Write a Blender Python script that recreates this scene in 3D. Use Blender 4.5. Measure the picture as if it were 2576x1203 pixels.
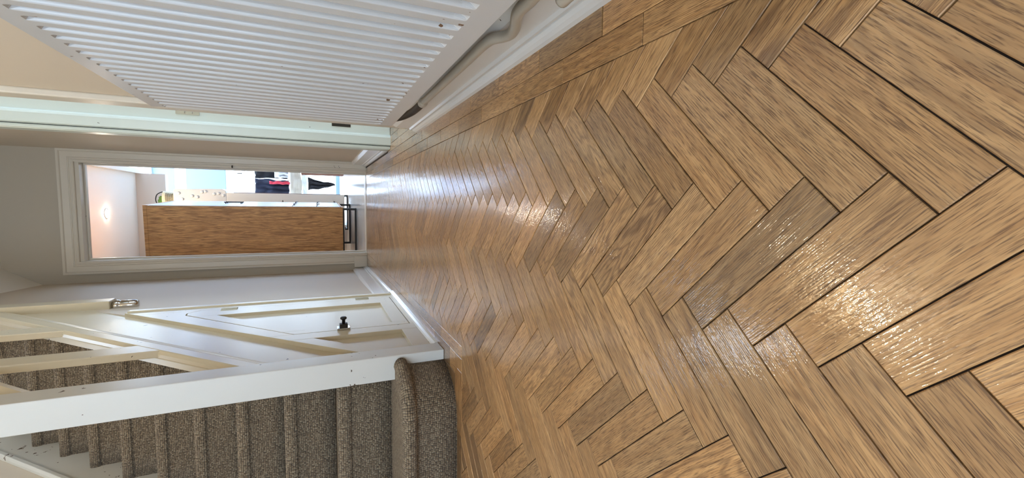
import bpy, bmesh, math, random
from mathutils import Matrix, Vector, noise

random.seed(11)
scn = bpy.context.scene
for o in list(bpy.data.objects):
    bpy.data.objects.remove(o, do_unlink=True)
COL = scn.collection

# ---------------------------------------------------------------- camera
CAM_H = 0.43
F_PX, PITCH, YAW, ROLL = 1101.97, 0.419108, -0.08515, 0.02256
def cam_axes():
    cp, sp, cy, sy = math.cos(PITCH), math.sin(PITCH), math.cos(YAW), math.sin(YAW)
    cr, sr = math.cos(ROLL), math.sin(ROLL)
    fwd = Vector((sy*cp, cy*cp, -sp)); right = Vector((cy, -sy, 0)); down = fwd.cross(right)
    return cr*right + sr*down, -sr*right + cr*down, fwd
A_R, A_D, A_F = cam_axes()
cam_d = bpy.data.cameras.new('camera'); cam = bpy.data.objects.new('camera', cam_d); COL.objects.link(cam)
# the picture was taken in portrait and is shown on its side: image right is "down", image up is "right"
cam.matrix_world = Matrix(((A_D.x, A_R.x, -A_F.x, 0), (A_D.y, A_R.y, -A_F.y, 0), (A_D.z, A_R.z, -A_F.z, CAM_H), (0, 0, 0, 1)))
cam_d.sensor_fit = 'HORIZONTAL'; cam_d.sensor_width = 36.0; cam_d.lens = F_PX/2576*36.0
cam_d.clip_start = 0.02; cam_d.clip_end = 200
scn.camera = cam

# ---------------------------------------------------------------- sky, daylight, exposure
SKY = (0.62, 0.79, 1.0); SKY_STRENGTH = 8.5
EXPOSURE = 0.50
world = bpy.data.worlds.new('sky'); scn.world = world; world.use_nodes = True
bg = world.node_tree.nodes['Background']; bg.inputs[0].default_value = (*SKY, 1); bg.inputs[1].default_value = SKY_STRENGTH
vs = scn.view_settings; vs.view_transform = 'Standard'; vs.look = 'None'; vs.exposure = EXPOSURE; vs.gamma = 1.0; vs.use_curve_mapping = False

def portal(loc, direction, w, h):
    """daylight portal in a window or door opening (guides the sky's light through it)"""
    l = bpy.data.lights.new('window_daylight', 'AREA'); l.shape = 'RECTANGLE'; l.size = w; l.size_y = h
    l.cycles.is_portal = True
    o = bpy.data.objects.new('window_daylight', l); COL.objects.link(o); o.location = loc
    o.rotation_euler = Vector(direction).to_track_quat('-Z', 'Y').to_euler()
portal((-0.10, -1.25, 1.62), (0, 1, 0), 0.72, 0.72)
portal((-0.98, -1.25, 1.42), (0, 1, 0), 0.60, 1.75)
portal((-0.10, -1.25, 2.28), (0, 1, 0), 0.92, 0.34)
portal((-1.40, 3.15, 3.55), (1, 0, 0), 1.0, 1.1)
portal((3.66, 2.1, 1.40), (-1, 0, 0), 2.4, 1.5)
portal((0.55, 9.36, 1.00), (0, -1, 0), 1.9, 1.8)
portal((2.46, 8.30, 1.30), (-1, 0, 0), 1.4, 1.8)
portal((0.40, 8.45, 3.00), (0, 0, -1), 3.6, 1.6)

# ---------------------------------------------------------------- node helpers and materials
def srgb(r, g, b):
    f = lambda c: (c/255/12.92) if c/255 <= 0.04045 else ((c/255+0.055)/1.055)**2.4
    return (f(r), f(g), f(b), 1)
class NT:
    def __init__(self, name):
        self.m = bpy.data.materials.new(name); self.m.use_nodes = True
        self.t = self.m.node_tree; self.n = self.t.nodes; self.n.clear()
        self.out = self.n.new('ShaderNodeOutputMaterial'); self.p = self.n.new('ShaderNodeBsdfPrincipled')
        self.t.links.new(self.p.outputs[0], self.out.inputs[0])
    def new(self, typ, **kw):
        x = self.n.new(typ)
        for k, v in kw.items(): setattr(x, k, v)
        return x
    def set(self, sock, v):
        if isinstance(v, bpy.types.NodeSocket): self.t.links.new(v, sock)
        else: sock.default_value = v
    def math(self, op, a, b=0.0, c=None, clamp=False):
        x = self.new('ShaderNodeMath', operation=op, use_clamp=clamp); self.set(x.inputs[0], a); self.set(x.inputs[1], b)
        if c is not None: self.set(x.inputs[2], c)
        return x.outputs[0]
    def vmath(self, op, a, b):
        x = self.new('ShaderNodeVectorMath', operation=op); self.set(x.inputs[0], a); self.set(x.inputs[1], b); return x.outputs[0]
    def noise(self, vec, scale=1.0, detail=2.0, rough=0.5, dist=0.0):
        x = self.new('ShaderNodeTexNoise'); self.set(x.inputs['Vector'], vec); self.set(x.inputs['Scale'], scale)
        x.inputs['Detail'].default_value = detail; x.inputs['Roughness'].default_value = rough; x.inputs['Distortion'].default_value = dist
        return x.outputs[0]
    def ramp(self, fac, stops):
        x = self.new('ShaderNodeValToRGB'); e = x.color_ramp.elements
        while len(e) < len(stops): e.new(0.5)
        for i, (p, c) in enumerate(stops): e[i].position = p; e[i].color = c if len(c) == 4 else (*c, 1)
        self.set(x.inputs[0], fac); return x.outputs[0]
    def mix(self, fac, a, b, mode='MIX'):
        x = self.new('ShaderNodeMix', data_type='RGBA', blend_type=mode); self.set(x.inputs[0], fac); self.set(x.inputs[6], a); self.set(x.inputs[7], b)
        return x.outputs[2]
    def bump(self, h, strength, dist=0.001, normal=None):
        x = self.new('ShaderNodeBump'); self.set(x.inputs['Height'], h); x.inputs['Strength'].default_value = strength; x.inputs['Distance'].default_value = dist
        if normal is not None: self.set(x.inputs['Normal'], normal)
        return x.outputs[0]
    def attr(self, name, vec=True):
        x = self.new('ShaderNodeAttribute', attribute_name=name); return x.outputs['Vector' if vec else 'Fac']
    def inp(self, name, v): self.set(self.p.inputs[name], v)
G = lambda v: (v, v, v, 1)

def plain(name, col, rough=0.4, metal=0.0, bump=0.0, bscale=60, coat=0.0, var=0.0):
    n = NT(name); tc = n.new('ShaderNodeTexCoord').outputs['Object']
    nz = n.noise(tc, bscale, 3, 0.6)
    if var:
        big = n.noise(tc, 3.0, 3, 0.6)
        n.inp('Base Color', n.mix(n.math('MULTIPLY', big, var), col, tuple(c*0.72 for c in col[:3])+(1,)))
    else: n.inp('Base Color', col)
    n.inp('Roughness', rough); n.inp('Metallic', metal); n.inp('Coat Weight', coat)
    if bump: n.inp('Normal', n.bump(nz, bump, 0.002))
    return n.m

def chipped_paint(name, col, rough=0.35, amount=0.70, bump=0.12):
    """painted woodwork with brush marks and a few chips down to brown wood"""
    n = NT(name); tc = n.new('ShaderNodeTexCoord').outputs['Object']
    brush = n.noise(n.vmath('MULTIPLY', tc, (90, 90, 7)), 1.0, 3, 0.6)
    chip = n.math('MULTIPLY', n.math('GREATER_THAN', n.noise(tc, 42, 2, 0.5), amount), n.math('GREATER_THAN', n.noise(tc, 5, 2, 0.5), 0.55))
    dirt = n.math('MULTIPLY', n.noise(tc, 4, 4, 0.6), 0.28)
    c = n.mix(dirt, col, tuple(x*0.72 for x in col[:3])+(1,))
    n.inp('Base Color', n.mix(chip, c, srgb(86, 66, 48))); n.inp('Roughness', rough)
    n.inp('Normal', n.bump(n.math('SUBTRACT', brush, n.math('MULTIPLY', chip, 2.0)), bump, 0.0012))
    return n.m

def oak(name, light, mid, dark, coat=1.0, tinted=True, attr='lc', axis='X', ringf=26.0, rough=0.45, FS=1.0):
    """oak: growth rings, long fibres and pores along the block, under a wet looking varnish"""
    n = NT(name)
    if tinted:
        oi = n.new('ShaderNodeObjectInfo')
        rnd = n.math('ADD', oi.outputs['Random'], n.attr('rnd', False))
        co = n.attr(attr)
    else:
        rnd = 0.4012; co = n.new('ShaderNodeTexCoord').outputs['Object']
        if axis == 'Z':
            s = n.new('ShaderNodeSeparateXYZ'); n.set(s.inputs[0], co); c = n.new('ShaderNodeCombineXYZ')
            n.set(c.inputs[0], s.outputs[2]); n.set(c.inputs[1], s.outputs[0]); n.set(c.inputs[2], s.outputs[1]); co = c.outputs[0]
    if not tinted: co = n.vmath('MULTIPLY', co, (0.55, 1.0, 1.0))
    off = n.new('ShaderNodeCombineXYZ')
    for i, k in enumerate((37.0, 91.0, 53.0)): n.set(off.inputs[i], n.math('MULTIPLY', rnd, k))
    v = n.vmath('ADD', co, off.outputs[0])
    fig = n.noise(n.vmath('MULTIPLY', v, (FS*4.2, FS*26, FS*9)), 1.0, 2.0, 0.45, 0.3)
    k2 = n.noise(n.vmath('MULTIPLY', off.outputs[0], (3.1, 2.3, 1.7)), 1.0, 0, 0)
    ring = n.math('SINE', n.math('MULTIPLY', fig, n.math('MULTIPLY_ADD', k2, ringf*3.2, ringf*0.6)))
    ring = n.math('MULTIPLY_ADD', ring, 0.5, 0.5)
    ring = n.math('POWER', ring, 2.2)
    k3 = n.math('FRACT', n.math('MULTIPLY', rnd, 17.31)); ramp_k = n.math('MULTIPLY_ADD', n.math('POWER', k3, 1.6), 0.50, 0.10)
    streak = n.noise(n.vmath('MULTIPLY', v, (FS*6, FS*150, FS*40)), 1.0, 3, 0.6)
    fibre = n.noise(n.vmath('MULTIPLY', v, (FS*40, FS*820, FS*150)), 1.0, 3, 0.62)
    pore = n.ramp(fibre, [(0.36, G(1)), (0.50, G(0))])
    sy_ = n.new('ShaderNodeSeparateXYZ'); n.set(sy_.inputs[0], v)
    wob = n.noise(n.vmath('MULTIPLY', v, (FS*7, FS*60, FS*7)), 1.0, 2, 0.5)
    k4 = n.math('FRACT', n.math('MULTIPLY', rnd, 41.7))
    line = n.math('SINE', n.math('ADD', n.math('MULTIPLY', sy_.outputs[1], n.math('MULTIPLY_ADD', k4, FS*1400, FS*1500)), n.math('MULTIPLY', wob, 14.0)))
    line = n.math('MULTIPLY', n.math('POWER', n.math('MULTIPLY_ADD', line, 0.5, 0.5), 3.0), n.ramp(n.noise(n.vmath('MULTIPLY', v, (FS*55, FS*260, FS*30)), 1.0, 2, 0.5), [(0.38, G(0)), (0.58, G(1))]))
    blot = n.noise(n.vmath('MULTIPLY', v, (FS*9, FS*22, FS*9)), 1.0, 3, 0.55)
    c = n.mix(n.ramp(streak, [(0.30, G(0)), (0.72, G(1))]), mid, light)
    c = n.mix(n.math('MULTIPLY', ring, ramp_k), c, dark)
    c = n.mix(n.math('MULTIPLY', n.ramp(blot, [(0.5, G(0)), (0.75, G(1))]), 0.16), c, dark)
    c = n.mix(n.math('MULTIPLY', pore, 0.80), c, dark)
    c = n.mix(n.math('MULTIPLY', line, n.math('MULTIPLY_ADD', k4, 0.46, 0.22)), c, dark)
    if tinted:
        tint = n.vmath('ADD', oi.outputs['Color'], n.attr('tint'))
        c = n.mix(1.0, c, tint, 'MULTIPLY')
    n.inp('Base Color', c); n.inp('Roughness', rough)
    h = n.math('SUBTRACT', n.math('MULTIPLY', fibre, 0.8), n.math('MULTIPLY', ring, 0.25))
    n.inp('Normal', n.bump(h, 0.35, 0.0008))
    if coat:
        # fine orange-peel of the wet varnish following the grain
        w1 = n.noise(n.vmath('MULTIPLY', v, (170, 300, 100)), 1.0, 2, 0.5)
        w2 = n.noise(n.vmath('MULTIPLY', v, (18, 46, 18)), 1.0, 2, 0.5)
        hh = n.math('ADD', n.math('MULTIPLY', w1, 0.7), n.math('MULTIPLY', w2, 0.35))
        hh = n.math('ADD', hh, n.math('MULTIPLY', line, -0.30))
        n.inp('Coat Weight', coat); n.inp('Coat Roughness', 0.035); n.inp('Coat IOR', 1.5)
        n.inp('Coat Normal', n.bump(hh, 0.26, 0.0010))
    return n.m

def carpet_mat(name):
    n = NT(name); co = n.attr('lc')
    v = n.vmath('MULTIPLY', co, (150, 150, 1))
    vo = n.new('ShaderNodeTexVoronoi', voronoi_dimensions='2D', feature='F1'); n.set(vo.inputs['Vector'], v); vo.inputs['Scale'].default_value = 1.0
    vo.inputs['Randomness'].default_value = 0.30
    sep = n.new('ShaderNodeSeparateColor'); n.set(sep.inputs[0], vo.outputs['Color'])
    tone = n.ramp(sep.outputs[0], [(0.0, srgb(138, 117, 90)), (0.5, srgb(166, 144, 113)), (1.0, srgb(198, 178, 146))])
    edge = n.ramp(vo.outputs['Distance'], [(0.28, G(0)), (0.62, G(1))])
    tone = n.mix(n.math('MULTIPLY', n.noise(v, 3.5, 2, 0.6), 0.5), tone, srgb(104, 88, 70))
    c = n.mix(n.math('MULTIPLY', edge, 0.78), tone, srgb(48, 39, 31))
    n.inp('Base Color', c); n.inp('Roughness', 0.95); n.inp('Sheen Weight', 0.15)
    h = n.math('ADD', n.math('MULTIPLY', edge, -1.0), n.math('MULTIPLY', n.noise(v, 7, 2, 0.6), 0.3))
    n.inp('Normal', n.bump(h, 0.9, 0.0045))
    return n.m

def glass(name):
    n = NT(name); tr = n.new('ShaderNodeBsdfTransparent'); gl = n.new('ShaderNodeBsdfGlossy'); gl.inputs['Roughness'].default_value = 0.02
    mx = n.new('ShaderNodeMixShader'); mx.inputs[0].default_value = 0.07
    n.t.links.new(tr.outputs[0], mx.inputs[1]); n.t.links.new(gl.outputs[0], mx.inputs[2]); n.t.links.new(mx.outputs[0], n.out.inputs[0])
    return n.m
def emit(name, col, s):
    n = NT(name); n.inp('Base Color', col); n.inp('Emission Color', col); n.inp('Emission Strength', s); return n.m

M = {}
M['oak'] = oak('varnished_oak', srgb(202, 160, 109), srgb(173, 128, 79), srgb(88, 56, 29))
M['joint'] = plain('dark_joint', srgb(44, 28, 16), 0.7)
M['wall'] = plain('cream_wall_paint', srgb(219, 206, 187), 0.6, bump=0.06, bscale=90)
M['endwall'] = plain('grey_beige_wall_paint', srgb(196, 186, 168), 0.65, bump=0.06, bscale=90)
M['ceil'] = plain('white_ceiling_paint', srgb(238, 234, 226), 0.7)
M['white'] = chipped_paint('white_gloss_paint', srgb(222, 221, 214), 0.28, 0.675)
M['cream'] = chipped_paint('cream_satin_paint', srgb(214, 200, 170), 0.30, 0.74, 0.16)
M['trim'] = chipped_paint('white_trim_paint', srgb(248, 248, 246), 0.18, 0.80, 0.05)
M['frame'] = chipped_paint('offwhite_frame_paint', srgb(226, 218, 202), 0.32, 0.76, 0.06)
M['mint_cast'] = chipped_paint('green_reflection_white_paint', srgb(220, 227, 216), 0.30, 0.78, 0.06)  # white paint with the green of reflected garden light put into its colour
M['rad'] = plain('white_radiator_enamel', srgb(212, 214, 216), 0.22, var=0.15)
M['pipe'] = plain('offwhite_pipe_paint', srgb(218, 210, 194), 0.35, bump=0.15, bscale=40, var=0.9)
M['black'] = plain('black_metal', srgb(26, 24, 24), 0.45)
M['darkpipe'] = plain('tarnished_dark_metal', srgb(52, 40, 32), 0.5, 0.4, bump=0.3, bscale=80)
M['chrome'] = plain('chrome_metal', srgb(200, 196, 190), 0.12, 1.0)
M['hinge'] = plain('brass_painted_hinge', srgb(196, 190, 168), 0.4, 0.3)
M['iron'] = plain('dark_iron', srgb(60, 54, 46), 0.5, 0.6, bump=0.2)
M['carpet'] = carpet_mat('brown_loop_carpet')
M['cabwood'] = oak('rustic_oak_veneer', srgb(224, 170, 108), srgb(200, 142, 82), srgb(116, 70, 32), coat=0.0, tinted=False, axis='Z', ringf=20.0, FS=0.7)
M['cabwhite'] = plain('white_cabinet_front', srgb(218, 218, 220), 0.25)
M['unit'] = plain('cream_unit_panel', srgb(222, 216, 206), 0.4)
M['kfloor'] = plain('pale_laminate', srgb(214, 208, 200), 0.16, bump=0.02, bscale=8, var=0.5)
M['kwall'] = plain('white_kitchen_paint', srgb(222, 212, 202), 0.6)
M['bluewall'] = plain('pale_blue_white_paint', srgb(140, 166, 206), 0.6)
M['plastic'] = plain('white_plastic', srgb(206, 203, 197), 0.35)
M['basket'] = plain('cream_woven_plastic', srgb(216, 204, 168), 0.5, bump=0.3, bscale=200)
M['green'] = plain('green_cloth', srgb(96, 130, 52), 0.7)
M['navy'] = plain('navy_fabric', srgb(34, 38, 58), 0.85, bump=0.3, bscale=120)
M['blackcloth'] = plain('black_fabric', srgb(24, 24, 30), 0.85, bump=0.3, bscale=120)
M['red'] = plain('pink_red_fabric', srgb(222, 72, 92), 0.7)
M['towel'] = plain('beige_patterned_fabric', srgb(214, 206, 190), 0.9, bump=0.5, bscale=60, var=0.9)
M['sheet'] = plain('white_fabric', srgb(232, 236, 242), 0.85, bump=0.2, bscale=40)
M['brown'] = plain('brown_wood', srgb(120, 76, 54), 0.45)
M['upvc'] = plain('white_upvc', srgb(240, 243, 246), 0.3)
M['glass'] = glass('window_glass')
M['patio'] = plain('pale_patio', srgb(200, 200, 192), 0.8, bump=0.2, bscale=8)
M['lampglass'] = emit('lamp_glow', (1.0, 0.76, 0.46, 1), 5.0)
M['bulb'] = emit('bulb_glow', (1.0, 0.86, 0.66, 1), 220.0)
M['downlight'] = emit('downlight_glow', (1.0, 0.90, 0.74, 1), 90.0)

# ---------------------------------------------------------------- object helpers
def link(o, parent=None, world_coords=True):
    COL.objects.link(o)
    if parent is not None:
        o.parent = parent
        if world_coords and o.type == 'MESH':
            o.matrix_parent_inverse = PARENT_INV.get(parent.name, Matrix())
    return o
PARENT_INV = {}
def tag(o, label=None, cat=None, group=None, kind=None):
    if label: o['label'] = label
    if cat: o['category'] = cat
    if group: o['group'] = group
    if kind: o['kind'] = kind
    return o
def thing(name, loc=(0, 0, 0), rz=0.0, label=None, cat=None, group=None, kind=None, local=False):
    o = bpy.data.objects.new(name, None); COL.objects.link(o); o.location = loc; o.rotation_euler = (0, 0, rz)
    o.empty_display_size = 0.1
    if not local: PARENT_INV[o.name] = (Matrix.Translation(loc) @ Matrix.Rotation(rz, 4, 'Z')).inverted()
    return tag(o, label, cat, group, kind)
def mesh_obj(name, verts, faces, mat, parent=None, smooth=False, bevel=0.0, kind=None, seg=2):
    me = bpy.data.meshes.new(name); me.from_pydata([tuple(v) for v in verts], [], faces); me.update()
    bm = bmesh.new(); bm.from_mesh(me); bmesh.ops.recalc_face_normals(bm, faces=bm.faces[:]); bm.to_mesh(me); bm.free()
    if smooth:
        for p in me.polygons: p.use_smooth = True
    me.materials.append(M[mat] if isinstance(mat, str) else mat)
    o = bpy.data.objects.new(name, me); link(o, parent)
    if bevel:
        b = o.modifiers.new('bevel', 'BEVEL'); b.width = bevel; b.segments = seg; b.limit_method = 'ANGLE'; b.angle_limit = 0.6
    if kind: o['kind'] = kind
    return o
def box_vf(x0, x1, y0, y1, z0, z1):
    v = [(x, y, z) for x in (x0, x1) for y in (y0, y1) for z in (z0, z1)]
    return v, [(0, 1, 3, 2), (4, 6, 7, 5), (0, 4, 5, 1), (2, 3, 7, 6), (0, 2, 6, 4), (1, 5, 7, 3)]
def box(name, x0, x1, y0, y1, z0, z1, mat, parent=None, bevel=0.0, kind=None):
    v, f = box_vf(x0, x1, y0, y1, z0, z1); return mesh_obj(name, v, f, mat, parent, False, bevel, kind)
def multi(name, boxes, mat, parent=None, bevel=0.0, kind=None):
    V, F = [], []
    for b in boxes:
        v, f = box_vf(*b); k = len(V); V += v; F += [tuple(i+k for i in q) for q in f]
    return mesh_obj(name, V, F, mat, parent, False, bevel, kind)
def prism_yz(name, pts, x0, x1, mat, parent=None, bevel=0.0, kind=None, slant=None):
    """polygon in the Y-Z plane, extruded in X"""
    n = len(pts); sx = slant or (lambda y: 0.0)
    v = [(x0+sx(y), y, z) for y, z in pts] + [(x1+sx(y), y, z) for y, z in pts]
    f = [tuple(range(n)), tuple(range(2*n-1, n-1, -1))] + [(i, (i+1) % n, n+(i+1) % n, n+i) for i in range(n)]
    return mesh_obj(name, v, f, mat, parent, False, bevel, kind)
def sweep_prof(name, prof, p0, p1, mat, parent=None, bevel=0.0, kind=None, smooth=False):
    """prof: list of (Vector offsets); straight extrusion from p0 to p1"""
    n = len(prof); v = [Vector(p0)+Vector(q) for q in prof] + [Vector(p1)+Vector(q) for q in prof]
    f = [tuple(range(n)), tuple(range(2*n-1, n-1, -1))] + [(i, (i+1) % n, n+(i+1) % n, n+i) for i in range(n)]
    return mesh_obj(name, v, f, mat, parent, smooth, bevel, kind)
def tube_vf(path, r, seg=12, cap=True):
    path = [Vector(p) for p in path]; V, F = [], []
    rr = r if isinstance(r, (list, tuple)) else [r]*len(path)
    up = Vector((0.13, 0.2, 1)).normalized()
    for i, p in enumerate(path):
        d = (path[min(i+1, len(path)-1)] - path[max(i-1, 0)]).normalized()
        a = d.cross(up)
        if a.length < 1e-3: a = d.cross(Vector((1, 0, 0)))
        a.normalize(); b = d.cross(a).normalized()
        V += [p + (a*math.cos(t)+b*math.sin(t))*rr[i] for t in (2*math.pi*k/seg for k in range(seg))]
    for i in range(len(path)-1):
        for k in range(seg):
            F.append((i*seg+k, i*seg+(k+1) % seg, (i+1)*seg+(k+1) % seg, (i+1)*seg+k))
    if cap: F += [tuple(range(seg-1, -1, -1)), tuple(range((len(path)-1)*seg, len(path)*seg))]
    return V, F
def tube(name, path, r, mat, parent=None, seg=12, kind=None):
    v, f = tube_vf(path, r, seg); return mesh_obj(name, v, f, mat, parent, True, 0, kind)
def smooth_path(pts, n=6):
    P = [Vector(p) for p in pts]; out = []
    for i in range(len(P)-1):
        a, b, c, d = P[max(i-1, 0)], P[i], P[i+1], P[min(i+2, len(P)-1)]
        for k in range(n):
            t = k/n; out.append(0.5*((2*b)+(c-a)*t+(2*a-5*b+4*c-d)*t*t+(3*b-a-3*c+d)*t**3))
    out.append(P[-1]); return out
def lathe(name, prof, loc, mat, parent=None, seg=24, axis='Z'):
    V, F = [], []
    for r, h in prof:
        for k in range(seg):
            t = 2*math.pi*k/seg; x, y, z = r*math.cos(t), r*math.sin(t), h
            if axis == 'X': x, y, z = h, x, y
            V.append((loc[0]+x, loc[1]+y, loc[2]+z))
    for i in range(len(prof)-1):
        for k in range(seg): F.append((i*seg+k, i*seg+(k+1) % seg, (i+1)*seg+(k+1) % seg, (i+1)*seg+k))
    F += [tuple(range(seg)), tuple(range((len(prof)-1)*seg, len(prof)*seg))]
    return mesh_obj(name, V, F, mat, parent, True)

# ================================================================ STRUCTURE: floor with parquet
Y_DOOR = 4.33
X_R, X_L = 0.322, -0.555          # skirting faces
floor = multi('floor', [(-1.36, 0.56, -1.25, 4.335, -0.06, -0.004)], 'joint', kind='structure')
PARENT_INV[floor.name] = Matrix()
W, P_, PITCHX = 0.0483, 0.0683, 0.1468
LEN = PITCHX*math.sqrt(2)
BX_R, BX_L, BY_S = 0.229, -0.470, 1.358    # inner border lines: right, left, in front of the stairs
GAP = 0.0007; DEPTH = 0.007; BEV = 0.0009

def clip(poly, axis, lim, keep_less):
    out = []
    for i in range(len(poly)):
        a, b = poly[i], poly[(i+1) % len(poly)]
        ia = (a[axis] <= lim) if keep_less else (a[axis] >= lim); ib = (b[axis] <= lim) if keep_less else (b[axis] >= lim)
        if ia: out.append(a)
        if ia != ib:
            t = (lim-a[axis])/(b[axis]-a[axis]); out.append((a[0]+(b[0]-a[0])*t, a[1]+(b[1]-a[1])*t))
    return out
def area(p): return abs(sum(p[i][0]*p[(i+1) % len(p)][1]-p[(i+1) % len(p)][0]*p[i][1] for i in range(len(p))))/2
def inset(poly, d):
    """inset of a convex polygon (any winding)"""
    n = len(poly); s = 1 if sum(poly[i][0]*poly[(i+1) % n][1]-poly[(i+1) % n][0]*poly[i][1] for i in range(n)) > 0 else -1
    res = []
    for i in range(n):
        p0, p1, p2 = (Vector(poly[j % n]) for j in (i-1, i, i+1))
        d1, d2 = (p1-p0), (p2-p1)
        if d1.length < 1e-7 or d2.length < 1e-7: res.append(tuple(p1)); continue
        d1.normalize(); d2.normalize(); n1 = Vector((-d1.y, d1.x))*s; n2 = Vector((-d2.y, d2.x))*s
        b = n1+n2; 
        if b.length < 1e-5: res.append(tuple(p1)); continue
        b.normalize(); k = min(d/max(b.dot(n1), 0.35), 0.004); res.append(tuple(p1+b*k))
    return res
def clean(poly):
    out = []
    for p in poly:
        if not out or (abs(p[0]-out[-1][0])+abs(p[1]-out[-1][1])) > 2e-4: out.append(p)
    if len(out) > 1 and (abs(out[0][0]-out[-1][0])+abs(out[0][1]-out[-1][1])) <= 2e-4: out.pop()
    return out

def block_geo(poly):
    a = inset(poly, GAP); t = inset(poly, GAP+BEV); n = len(poly)
    V = [(x, y, -DEPTH) for x, y in a] + [(x, y, -BEV*0.8) for x, y in a] + [(x, y, 0) for x, y in t]
    F = [tuple(range(2*n, 3*n))]
    for i in range(n):
        j = (i+1) % n; F += [(i, j, n+j, n+i), (n+i, n+j, 2*n+j, 2*n+i)]
    return V, F
def add_attrs(me, lc, rnd=None, tint=None):
    a = me.attributes.new('lc', 'FLOAT_VECTOR', 'POINT'); a.data.foreach_set('vector', [c for v in lc for c in v])
    if rnd is not None:
        a = me.attributes.new('rnd', 'FLOAT', 'POINT'); a.data.foreach_set('value', rnd)
        a = me.attributes.new('tint', 'FLOAT_VECTOR', 'POINT'); a.data.foreach_set('vector', [c for v in tint for c in v])
def rot(p, ang): c, s = math.cos(ang), math.sin(ang); return (p[0]*c-p[1]*s, p[0]*s+p[1]*c)

blocks = []   # (cx, cy, angle, [local polygons], full, border?)
full_poly = [(-LEN/2, -W/2), (LEN/2, -W/2), (LEN/2, W/2), (-LEN/2, W/2)]
for col in range(-11, 2):
    xm = 0.1605 - PITCHX/2 + col*PITCHX
    plus = (col % 2 == 0); ang = math.pi/4 if plus else -math.pi/4
    y0 = 0.3647 if plus else 0.3989
    for k in range(-24, 62):
        yc = y0 + k*P_
        wp = [(xm+x, yc+y) for x, y in (rot(p, ang) for p in full_poly)]
        if min(p[0] for p in wp) >= BX_L - 1e-6:
            polys = [clip(clip(clip(wp, 0, BX_R, True), 1, Y_DOOR, True), 1, -1.2, False)]
        else:
            q = clip(clip(clip(clip(wp, 0, BX_R, True), 1, BY_S, True), 1, -1.2, False), 0, -1.335, False)
            r = clip(clip(clip(clip(wp, 0, BX_R, True), 1, BY_S, False), 0, BX_L, False), 1, Y_DOOR, True)
            polys = [q, r]
        polys = [clean(p) for p in polys]; polys = [p for p in polys if len(p) >= 3 and area(p) > 4e-5]
        if not polys: continue
        full = len(polys) == 1 and abs(area(polys[0]) - LEN*W) < 1e-7
        loc = [[rot((x-xm, y-yc), -ang) for x, y in p] for p in polys]
        blocks.append((xm, yc, ang, loc, full, False))
def border_row(x0, x1, y0, y1, along, joints):
    for a, b in zip(joints[:-1], joints[1:]):
        if along == 'Y': cx, cy, hx, hy, ang = (x0+x1)/2, (a+b)/2, (b-a)/2, (x1-x0)/2, math.pi/2
        else: cx, cy, hx, hy, ang = (a+b)/2, (y0+y1)/2, (b-a)/2, (y1-y0)/2, 0.0
        blocks.append((cx, cy, ang, [[(-hx, -hy), (hx, -hy), (hx, hy), (-hx, hy)]], False, True))
def jl(start, step, lo, hi):
    o = [lo]; k = math.ceil((lo-start)/step + 0.15)
    while start+k*step < hi-0.03: o.append(start+k*step); k += 1
    return o + [hi]
border_row(0.229, 0.2755, 0, 0, 'Y', jl(0.515, 0.2217, -1.2, Y_DOOR))
border_row(0.2755, X_R+0.002, 0, 0, 'Y', jl(0.614, 0.2217, -1.2, Y_DOOR))
for i in range(4): border_row(X_R+0.002+i*0.0465, X_R+0.002+(i+1)*0.0465, 0, 0, 'Y', jl(2.02+0.1*(i % 2), 0.2217, 2.03, 2.93))
border_row(-0.5125, -0.470, 0, 0, 'Y', jl(1.62, 0.2217, BY_S, Y_DOOR))
border_row(X_L-0.03, -0.5125, 0, 0, 'Y', jl(1.50, 0.2217, BY_S+0.05, Y_DOOR))
border_row(0, 0, BY_S, BY_S+0.075, 'X', jl(-0.56, 0.2217, -1.335, -0.5125))
border_row(0, 0, BY_S+0.075, 1.60, 'X', [-0.74, X_L-0.03])

def in_view(x, y):
    d = Vector((x, y, -CAM_H)); c = d.dot(A_F)
    if c < 0.05: return 0
    u, v = F_PX*d.dot(A_R)/c, F_PX*d.dot(A_D)/c
    return 1 if (abs(u) < 601+70 and abs(v) < 1288+90) else 0
def tint_of(cx, cy, border):
    r = random.Random(int((cx*1000+7)*7919) ^ int(cy*10000))
    l = r.gauss(0.98, 0.13); l = min(max(l, 0.68), 1.28); w = r.uniform(-0.02, 0.045)
    if border: l *= r.choice((0.84, 0.95, 1.02, 1.06))
    if r.random() < 0.05: l *= 0.80
    if abs(cx+0.80) < 0.075 and 1.16 < cy < 1.275: l = 0.60; w = 0.02   # the two dark blocks by the stairs
    return (l*(1+w), l, l*(1-w*1.6))
vis = sorted([b for b in blocks if not b[5] and in_view(b[0], b[1])], key=lambda b: b[0]**2+b[1]**2)
single = set(id(b) for b in vis[:298]); 
vb = sorted([b for b in blocks if b[5] and in_view(b[0], b[1])], key=lambda b: b[0]**2+b[1]**2)
single |= set(id(b) for b in vb[:110])
shared = None; SV, SF, SLC, SR, ST = [], [], [], [], []
def geo_of(b):
    V, F = [], []
    for p in b[3]:
        v, f = block_geo(p); k = len(V); V += v; F += [tuple(i+k for i in q) for q in f]
    return V, F
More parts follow.
